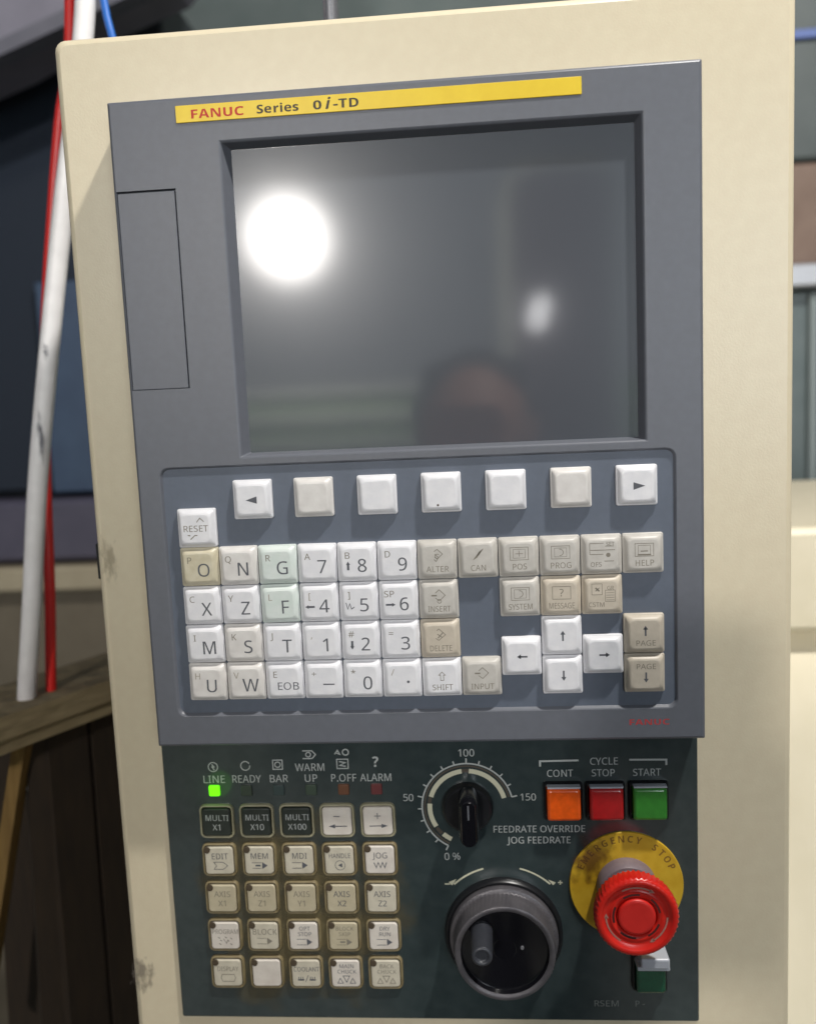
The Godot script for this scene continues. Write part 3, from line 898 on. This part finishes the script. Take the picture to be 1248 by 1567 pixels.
func right_machine() -> void:
	var t := thing("machining_cell", "grey green machine enclosure with a pale rail behind the right edge of the panel", "machine", LIFT + Vector3(0.85, -1.45, -1.2))
	var off := -Vector3(0.85, -1.45, -1.2)
	var gg := worn(s(70, 78, 78), s(80, 88, 88), 0.5, 3.0, 101)
	part("upper_panel", cuboid(480, 400, -1400, 1200, 1100, -905, 6), gg, t, off)
	part("blue_line", cuboid(480, 562, -904, 1200, 574, -898, 1), mat(s(84, 104, 160), 0.5), t, off)
	part("brown_panel", cuboid(480, 256, -1400, 1200, 398, -910, 4), worn(s(112, 92, 80), s(126, 106, 94), 0.6, 3.0, 102), t, off)
	part("rail", cuboid(470, 222, -1100, 1200, 254, -880, 4), mat(s(188, 190, 196), 0.35, 0.3), t, off)
	part("door", cuboid(480, -80, -1400, 1200, 220, -912, 4), worn(s(86, 98, 98), s(100, 110, 110), 0.3, 3.0, 103), t, off)
	part("door_strip", cuboid(622, -76, -911, 634, 216, -900, 2), mat(s(128, 138, 138), 0.4), t, off)
	part("sill", cuboid(470, -118, -1100, 1200, -82, -880, 4), worn(s(140, 142, 148), s(154, 156, 160), 0.5, 3.0, 104), t, off)
	part("base", cuboid(480, -1450, -1400, 1200, -120, -905, 6), worn(s(150, 136, 112), s(164, 150, 126), 0.6, 3.0, 105), t, off)
	var c := thing("cream_machine_housing", "cream painted machine housing low behind the right edge of the panel", "machine", LIFT + Vector3(0.55, -1.45, -0.5))
	var o2 := -Vector3(0.55, -1.45, -0.5)
	part("console", plank(Vector3(600, -128, -330), Vector3(600, -560, -60), Vector3(540, 0, 0), 16), worn(s(224, 214, 186), s(232, 222, 196), 0.4, 6.0, 108), c, o2)
	part("shell", cuboid(331, -1450, -700, 899, -130, -338, 7), worn(s(236, 228, 204), s(242, 234, 212), 0.4, 6.0, 106), c, o2)
	part("cover", cuboid(330, -122, -700, 900, -36, -300, 6), worn(s(228, 218, 190), s(236, 226, 200), 0.4, 6.0, 107), c, o2)

func crate() -> void:
	var t := thing("wooden_crate", "rough wooden crate with a leaning board at the lower left of the panel", "crate", LIFT + Vector3(-0.3, -1.45, -0.42))
	var off := -Vector3(-0.3, -1.45, -0.42)
	var wood := worn(s(126, 112, 84), s(164, 148, 116), 0.75, 6.0, 111, relief(14, 0.02, 5.0, 3, 256), 0.6)
	wood.uv1_scale = Vector3(5, 30, 5)
	var ochre := worn(s(112, 86, 42), s(138, 110, 60), 0.75, 6.0, 112)
	ochre.uv1_scale = Vector3(30, 4, 30)
	var dark := worn(s(38, 29, 20), s(56, 43, 29), 0.8, 6.0, 113)
	dark.uv1_scale = Vector3(30, 4, 30)
	# rim boards, lid boards, then the inside
	part("board", plank(Vector3(-196, -116, -62), Vector3(-92, -116, -256), Vector3(0, 15, 0), 13), wood, t, off)
	part("board", plank(Vector3(-200, -130, -66), Vector3(-96, -130, -260), Vector3(0, 10, 0), 10), wood, t, off)
	for i in 2:
		var b := Vector3(-38, -3, -20) * i
		part("board", plank(Vector3(-218, -120, -80) + b, Vector3(-118, -120, -266) + b, Vector3(32, 0, 17), 9), wood, t, off)
	part("leaning_board", plank(Vector3(-181, -139, -150), Vector3(-236, -362, -150), Vector3(8.6, -2.1, 0), 12), ochre, t, off, "ochre board leaning against the crate")
	for i in 4:
		var x := -166.0 + i * 17
		part("slat", plank(Vector3(x, -138, -176 - i * 31), Vector3(x - 6, -620, -176 - i * 31), Vector3(15, 0, -28), 8), dark, t, off)
	for i in 2:
		part("slat", plank(Vector3(-206 - i * 26, -140, -205 - i * 12), Vector3(-226 - i * 26, -620, -205 - i * 12), Vector3(25, 0, 10), 8), dark, t, off)
	part("post", plank(Vector3(-178, -138, -162), Vector3(-200, -620, -168), Vector3(14, 0, -10), 10), dark, t, off)
	part("skid", plank(Vector3(-330, -626, -60), Vector3(-60, -626, -420), Vector3(60, 0, 34), 40), dark, t, off)
	part("stand", plank(Vector3(-190, -646, -240), Vector3(-190, -1450, -240), Vector3(120, 0, 0), 120), dark, t, off)
	solo("dark_bin", "dark plastic bin standing beside the wooden crate", "bin", cuboid(-330, -1450, -640, -70, -240, -470, 12), worn(s(34, 38, 36), s(44, 48, 46), 0.45, 5.0, 115), LIFT)

# ------------------------------------------------------------------ lamps
func lamp(called: String, label: String, where: Vector3, r: float, energy: float, glow: float, c: Color, drop: float) -> void:
	var t := thing(called, label, "lamp", where)
	var sp := SphereMesh.new()
	sp.radius = r
	sp.height = 2 * r
	var m := mat(Color.WHITE, 0.5)
	m.emission_enabled = true
	m.emission = c
	m.emission_energy_multiplier = glow
	part("bulb", sp, m, t)
	var st := start()
	lathe(st, 0, 0, [[0.3 * r / MM, 0.98 * r / MM, 1], [0.3 * r / MM, 1.5 * r / MM, 1], [0.12 * r / MM, 1.7 * r / MM, 1], [0.12 * r / MM, (r + drop) / MM, 1]], 32)
	part("holder", done(st), mat(s(120, 120, 124), 0.5), t).rotation_degrees.x = -90
	var o := OmniLight3D.new()
	o.name = "bulb_light"
	o.light_color = c
	o.light_energy = energy
	o.light_size = r * 0.9
	o.omni_range = 14.0
	o.omni_attenuation = 2.0
	o.shadow_enabled = true
	t.add_child(o)

# ------------------------------------------------------------------ the photographer
# bones: [from, to, radius there, radius here, softness]; one skin grown round all of them
func grow(st: SurfaceTool, bones: Array, cell: float) -> void:
	var lo := Vector3.ONE * 1e9
	var hi := -lo
	for b in bones:
		var r := Vector3.ONE * (maxf(b[2], b[3]) + 3.0 * cell)
		lo = lo.min(b[0].min(b[1]) - r)
		hi = hi.max(b[0].max(b[1]) + r)
	var n := Vector3i(((hi - lo) / cell).ceil()) + Vector3i.ONE
	var f := PackedFloat32Array()
	f.resize(n.x * n.y * n.z)
	f.fill(1e3)
	for b in bones:
		var pa: Vector3 = b[0]
		var ab: Vector3 = b[1] - b[0]
		var ll := maxf(ab.length_squared(), 1e-6)
		var k: float = b[4]
		var pad := Vector3.ONE * (maxf(b[2], b[3]) + 2.5 * cell + k)
		var i0 := Vector3i(((pa.min(b[1]) - pad - lo) / cell).floor()).clamp(Vector3i.ZERO, n - Vector3i.ONE)
		var i1 := Vector3i(((pa.max(b[1]) + pad - lo) / cell).ceil()).clamp(Vector3i.ZERO, n - Vector3i.ONE)
		for z in range(i0.z, i1.z + 1):
			for y in range(i0.y, i1.y + 1):
				for x in range(i0.x, i1.x + 1):
					var p := lo + Vector3(x, y, z) * cell
					var h := clampf((p - pa).dot(ab) / ll, 0, 1)
					var d := (p - pa - ab * h).length() - lerpf(b[2], b[3], h)
					var i := (z * n.y + y) * n.x + x
					var o := f[i]
					var q := maxf(k - absf(o - d), 0.0) / k
					f[i] = minf(o, d) - q * q * k * 0.25
	var at_ := {}
	var step := [1, n.x, n.x * n.y]
	for z in n.z - 1:
		for y in n.y - 1:
			for x in n.x - 1:
				var i: int = (z * n.y + y) * n.x + x
				var s0 := f[i] < 0
				if s0 == (f[i + 1] < 0) and s0 == (f[i + n.x] < 0) and s0 == (f[i + step[2]] < 0) and s0 == (f[i + 1 + n.x] < 0) and s0 == (f[i + 1 + step[2]] < 0) and s0 == (f[i + n.x + step[2]] < 0) and s0 == (f[i + 1 + n.x + step[2]] < 0): continue
				var sum := Vector3.ZERO
				var c := 0
				for e in [[0, 0, 0, 0], [0, 0, 0, 1], [0, 0, 0, 2], [1, 0, 0, 1], [1, 0, 0, 2], [0, 1, 0, 0], [0, 1, 0, 2], [0, 0, 1, 0], [0, 0, 1, 1], [1, 1, 0, 2], [1, 0, 1, 1], [0, 1, 1, 0]]:
					var g: int = i + e[0] + e[1] * n.x + e[2] * step[2]
					var h: int = g + step[e[3]]
					if (f[g] < 0) != (f[h] < 0):
						var v := Vector3(e[0], e[1], e[2])
						v[e[3]] += f[g] / (f[g] - f[h])
						sum += v
						c += 1
				at_[i] = lo + (Vector3(x, y, z) + sum / c) * cell
	for i in at_:
		for ax in 3:
			var j: int = i + step[ax]
			if (f[i] < 0) == (f[j] < 0): continue
			var u: int = step[(ax + 1) % 3]
			var w: int = step[(ax + 2) % 3]
			if not (at_.has(i - u) and at_.has(i - w) and at_.has(i - u - w)): continue
			if f[i] < 0: quad(st, at_[i - u - w], at_[i - w], at_[i], at_[i - u], 1)
			else: quad(st, at_[i - u - w], at_[i - u], at_[i], at_[i - w], 1)

func photographer() -> void:
	var V := func(x: float, y: float, z: float) -> Vector3: return Vector3(x, y, z)
	var cam_at := Vector3(128.8, 66.6, 386.5)
	var right := Vector3(0.99645, -0.04417, -0.07172)
	var up := Vector3(0.03561, 0.99256, -0.11645)
	var back := Vector3(0.07633, 0.11349, 0.99060)
	var t := thing("person", "person in a dark jacket holding up a phone, mirrored in the screen", "person", LIFT + Vector3(0.13, -1.45, 0.85))
	var off := -Vector3(0.13, -1.45, 0.85)
	var hx := 136.0
	var hy := 40.0
	var hz := 800.0
	var body := start()
	# trunk, legs, arms
	var sh := [V.call(hx - 175, -150, 830), V.call(hx + 175, -150, 830)]
	var el := [V.call(hx - 215, -350, 660), V.call(hx + 215, -350, 660)]
	var grip := cam_at - up * 84.0 + back * 12.0
	var wr := [grip - right * 66.0 - up * 58.0 + back * 60.0, grip + right * 66.0 - up * 58.0 + back * 60.0]
	var bones := [[V.call(hx, 0, 825), V.call(hx, -100, 845), 52, 60, 30.0], [V.call(hx, -130, 845), V.call(hx, -330, 850), 118, 122, 60.0], [V.call(hx - 90, -170, 845), V.call(hx + 90, -170, 845), 96, 96, 60.0], [V.call(hx - 40, -330, 850), V.call(hx - 45, -560, 850), 110, 112, 60.0], [V.call(hx + 40, -330, 850), V.call(hx + 45, -560, 850), 110, 112, 60.0]]
	for i in 2:
		var sx := -1.0 if i == 0 else 1.0
		bones.append([sh[i], el[i], 58, 46, 40.0])
		bones.append([el[i], wr[i], 44, 29, 25.0])
		bones.append([V.call(hx + sx * 85, -600, 850), V.call(hx + sx * 92, -1000, 845), 92, 60, 50.0])
		bones.append([V.call(hx + sx * 92, -1000, 845), V.call(hx + sx * 95, -1390, 865), 58, 40, 30.0])
		bones.append([V.call(hx + sx * 95, -1410, 880), V.call(hx + sx * 105, -1424, 720), 40, 28, 25.0])
	grow(body, bones, 15.0)
	# head with brow, nose, cheeks, lips, chin and ears
	bones = [[V.call(hx, hy + 25, hz + 10), V.call(hx, hy + 15, hz + 30), 74, 76, 30.0], [V.call(hx, hy - 20, hz - 12), V.call(hx, hy - 70, hz - 30), 58, 34, 40.0], [V.call(hx - 26, hy + 18, hz - 56), V.call(hx + 26, hy + 18, hz - 56), 14, 14, 16.0],
		[V.call(hx, hy + 8, hz - 66), V.call(hx, hy - 26, hz - 84), 8, 13, 10.0], [V.call(hx - 32, hy - 22, hz - 44), V.call(hx + 32, hy - 22, hz - 44), 18, 18, 20.0], [V.call(hx - 15, hy - 52, hz - 62), V.call(hx + 15, hy - 52, hz - 62), 8, 8, 8.0], [V.call(hx - 10, hy - 84, hz - 46), V.call(hx + 10, hy - 84, hz - 46), 17, 17, 14.0],
		[V.call(hx - 76, hy + 8, hz + 18), V.call(hx - 74, hy - 26, hz + 10), 13, 10, 6.0], [V.call(hx + 76, hy + 8, hz + 18), V.call(hx + 74, hy - 26, hz + 10), 13, 10, 6.0], [V.call(hx, hy - 50, hz + 20), V.call(hx, hy - 110, hz + 36), 52, 52, 24.0]]
	grow(body, bones, 5.0)
	# hands: palm, four fingers round the far edge of the phone, thumb along its face
	for i in 2:
		var sx := -1.0 if i == 0 else 1.0
		var root: Vector3 = grip + right * sx * 50.0 - up * 12.0 + back * 26.0
		bones = [[wr[i], root - up * 20.0, 27, 24, 14.0], [root - up * 18.0, root + up * 22.0, 22, 18, 12.0]]
		for k in 4:
			var h := up * (26.0 - k * 19.0)
			var len_: float = [0.95, 1.05, 1.0, 0.8][k]
			var a: Vector3 = root + h
			var b: Vector3 = grip + right * sx * (47.0) + h - back * 12.0
			var c: Vector3 = grip + right * sx * (47.0 - 26.0 * len_) + h * 1.02 - back * 18.5
			bones.append([a, b, 10.5, 9.5, 5.0])
			bones.append([b, c, 9.2, 7.6, 3.0])
		var tb: Vector3 = grip + right * sx * 40.0 + up * 8.0 + back * 24.0
		bones.append([root - up * 8.0, tb, 14, 10.5, 8.0])
		bones.append([tb, grip + right * sx * 16.0 + up * 30.0 + back * 15.0, 10.0, 8.0, 4.0])
		grow(body, bones, 3.6)
	part("body", done(body), worn(s(196, 138, 114), s(206, 150, 126), 0.5, 6.0, 121), t, off)
	# clothes and hair
	var coat := start()
	bones = [[V.call(hx, -118, 845), V.call(hx, -330, 850), 132, 134, 60.0], [V.call(hx - 100, -166, 845), V.call(hx + 100, -166, 845), 104, 104, 60.0], [V.call(hx - 40, -330, 850), V.call(hx - 45, -600, 850), 122, 126, 60.0], [V.call(hx + 40, -330, 850), V.call(hx + 45, -600, 850), 122, 126, 60.0]]
	for i in 2:
		bones.append([sh[i], el[i], 72, 58, 40.0])
		bones.append([el[i], wr[i] + (el[i] - wr[i]) * 0.12, 57, 40, 25.0])
	grow(coat, bones, 14.0)
	part("jacket", done(coat), worn(s(36, 40, 50), s(48, 52, 62), 0.85, 5.0, 122), t, off)
	var legs := start()
	bones = []
	for sx in [-1.0, 1.0]:
		bones.append([V.call(hx + sx * 80, -640, 850), V.call(hx + sx * 92, -1000, 845), 104, 74, 50.0])
		bones.append([V.call(hx + sx * 92, -1000, 845), V.call(hx + sx * 95, -1370, 865), 72, 60, 30.0])
	grow(legs, bones, 14.0)
	part("trousers", done(legs), worn(s(52, 54, 62), s(64, 66, 74), 0.85, 5.0, 123), t, off)
	for sx in [-1.0, 1.0]:
		var shoe := start()
		grow(shoe, [[V.call(hx + sx * 95, -1408, 890), V.call(hx + sx * 107, -1416, 715), 46, 34, 20.0]], 12.0)
		part("shoe", done(shoe), M.black, t, off)
	var hair := start()
	grow(hair, [[V.call(hx, hy + 30, hz + 44), V.call(hx, hy + 12, hz + 60), 86, 92, 20.0], [V.call(hx - 48, hy + 74, hz - 4), V.call(hx + 48, hy + 74, hz - 4), 26, 26, 16.0], [V.call(hx - 66, hy + 30, hz + 20), V.call(hx - 62, hy - 10, hz + 46), 22, 16, 14.0], [V.call(hx + 66, hy + 30, hz + 20), V.call(hx + 62, hy - 10, hz + 46), 22, 16, 14.0]], 7.0)
	part("hair", done(hair), mat(s(16, 14, 15), 0.6), t, off)
	for sx in [-1.0, 1.0]:
		var eye := SphereMesh.new()
		eye.radius = 0.0115
		eye.height = 0.023
		var eb := part("eye", eye, mat(s(226, 222, 216), 0.25), t, off + Vector3(hx + sx * 30, hy, hz - 52) * MM)
		var iris := SphereMesh.new()
		iris.radius = 0.0058
		iris.height = 0.0116
		part("iris", iris, mat(s(40, 26, 18), 0.2), eb, Vector3(0, 0, -0.0068))
	# the phone in the hands
	var ph := thing("phone", "phone in a reddish case held upright by the person", "phone", LIFT + (cam_at - up * 72.0 - right * 8.0 + back * 10.0) * MM)
	ph.basis = Basis(right, up, back)
	part("case", slab(75, 158, -4, 4, 10, 1.5), mat(s(238, 160, 138), 0.6), ph)
	part("display", slab(70, 151, 4.02, 4.5, 8, 0.2), M.gloss_black, ph)

func lit_window() -> void:
	var t := thing("lit_window", "bright window behind the photographer, to the right of the panel", "window", LIFT + Vector3(1.36, 0.45, 3.0))
	t.rotation_degrees.y = 24
	var m := mat(Color.WHITE, 0.6)
	m.emission_enabled = true
	m.emission = Color(0.93, 0.97, 1.0)
	m.emission_energy_multiplier = 2.6
	part("pane", slab(760, 1100, -4, 0, 1, 0.5), m, t)
	var st := start()
	for x in [-400.0, 0.0, 400.0]: beam(st, Vector3(x, -590, 4), Vector3(x, 590, 4), Vector3(40, 0, 0), 40)
	part("frame", done(st), mat(s(150, 152, 156), 0.5), t)
	var a := AreaLight3D.new()
	a.name = "window_light"
	a.area_size = Vector2(0.76, 1.1)
	a.light_color = Color(0.93, 0.97, 1.0)
	a.light_energy = 1.5
	a.shadow_enabled = true
	a.position = Vector3(0, 0, -0.02)
	t.add_child(a)

func _ready() -> void:
	rng.seed = 7
	# camera
	var cam := Camera3D.new()
	cam.name = "camera"
	cam.transform = Transform3D(Basis(Vector3(0.99645, -0.04417, -0.07172), Vector3(0.03561, 0.99256, -0.11645), Vector3(0.07633, 0.11349, 0.99060)).orthonormalized(), at(128.8, 66.6, 386.5))
	cam.fov = 62.16
	cam.near = 0.02
	cam.far = 60.0
	var lens := CameraAttributesPhysical.new()
	lens.frustum_focal_length = 19.9
	lens.frustum_focus_distance = 0.388
	lens.exposure_aperture = 4.0
	lens.frustum_near = 0.02
	lens.frustum_far = 60.0
	cam.attributes = lens
	cam.fov = 62.16
	add_child(cam)
	# surrounding air of the workshop
	var e := Environment.new()
	e.background_mode = Environment.BG_COLOR
	e.background_color = Color(0.078, 0.083, 0.094).linear_to_srgb()
	e.tonemap_mode = Environment.TONE_MAPPER_LINEAR
	e.tonemap_exposure = 1.0
	e.sdfgi_enabled = true
	e.ssao_enabled = true
	e.ssil_enabled = true
	var we := WorldEnvironment.new()
	we.name = "environment"
	we.environment = e
	add_child(we)
	# the two workshop lamps
	lamp("workshop_lamp", "large round white lamp hanging behind the photographer, mirrored in the screen", LIFT + Vector3(-0.61, 0.83, 3.25), 0.115, 3.35, 14.0, Color(1.0, 0.98, 0.96), 1.2)
	lamp("overhead_lamp", "small white lamp hanging above the right side of the panel", LIFT + Vector3(0.60, 1.24, 0.37), 0.04, 2.1, 12.0, Color(1.0, 0.985, 0.96), 0.8)
	lit_window()
	for i in 2:
		lamp("wall_lamp", ["small lit wall lamp far behind the photographer, the upper of two", "small lit wall lamp far behind the photographer, the lower of two"][i], LIFT + Vector3(0.475 - i * 0.02, 0.545 - i * 0.07, 3.64), 0.012, 0.02, 2.6, Color(1, 1, 1), 0.03)
	materials()
	panel()
	background()
	photographer()
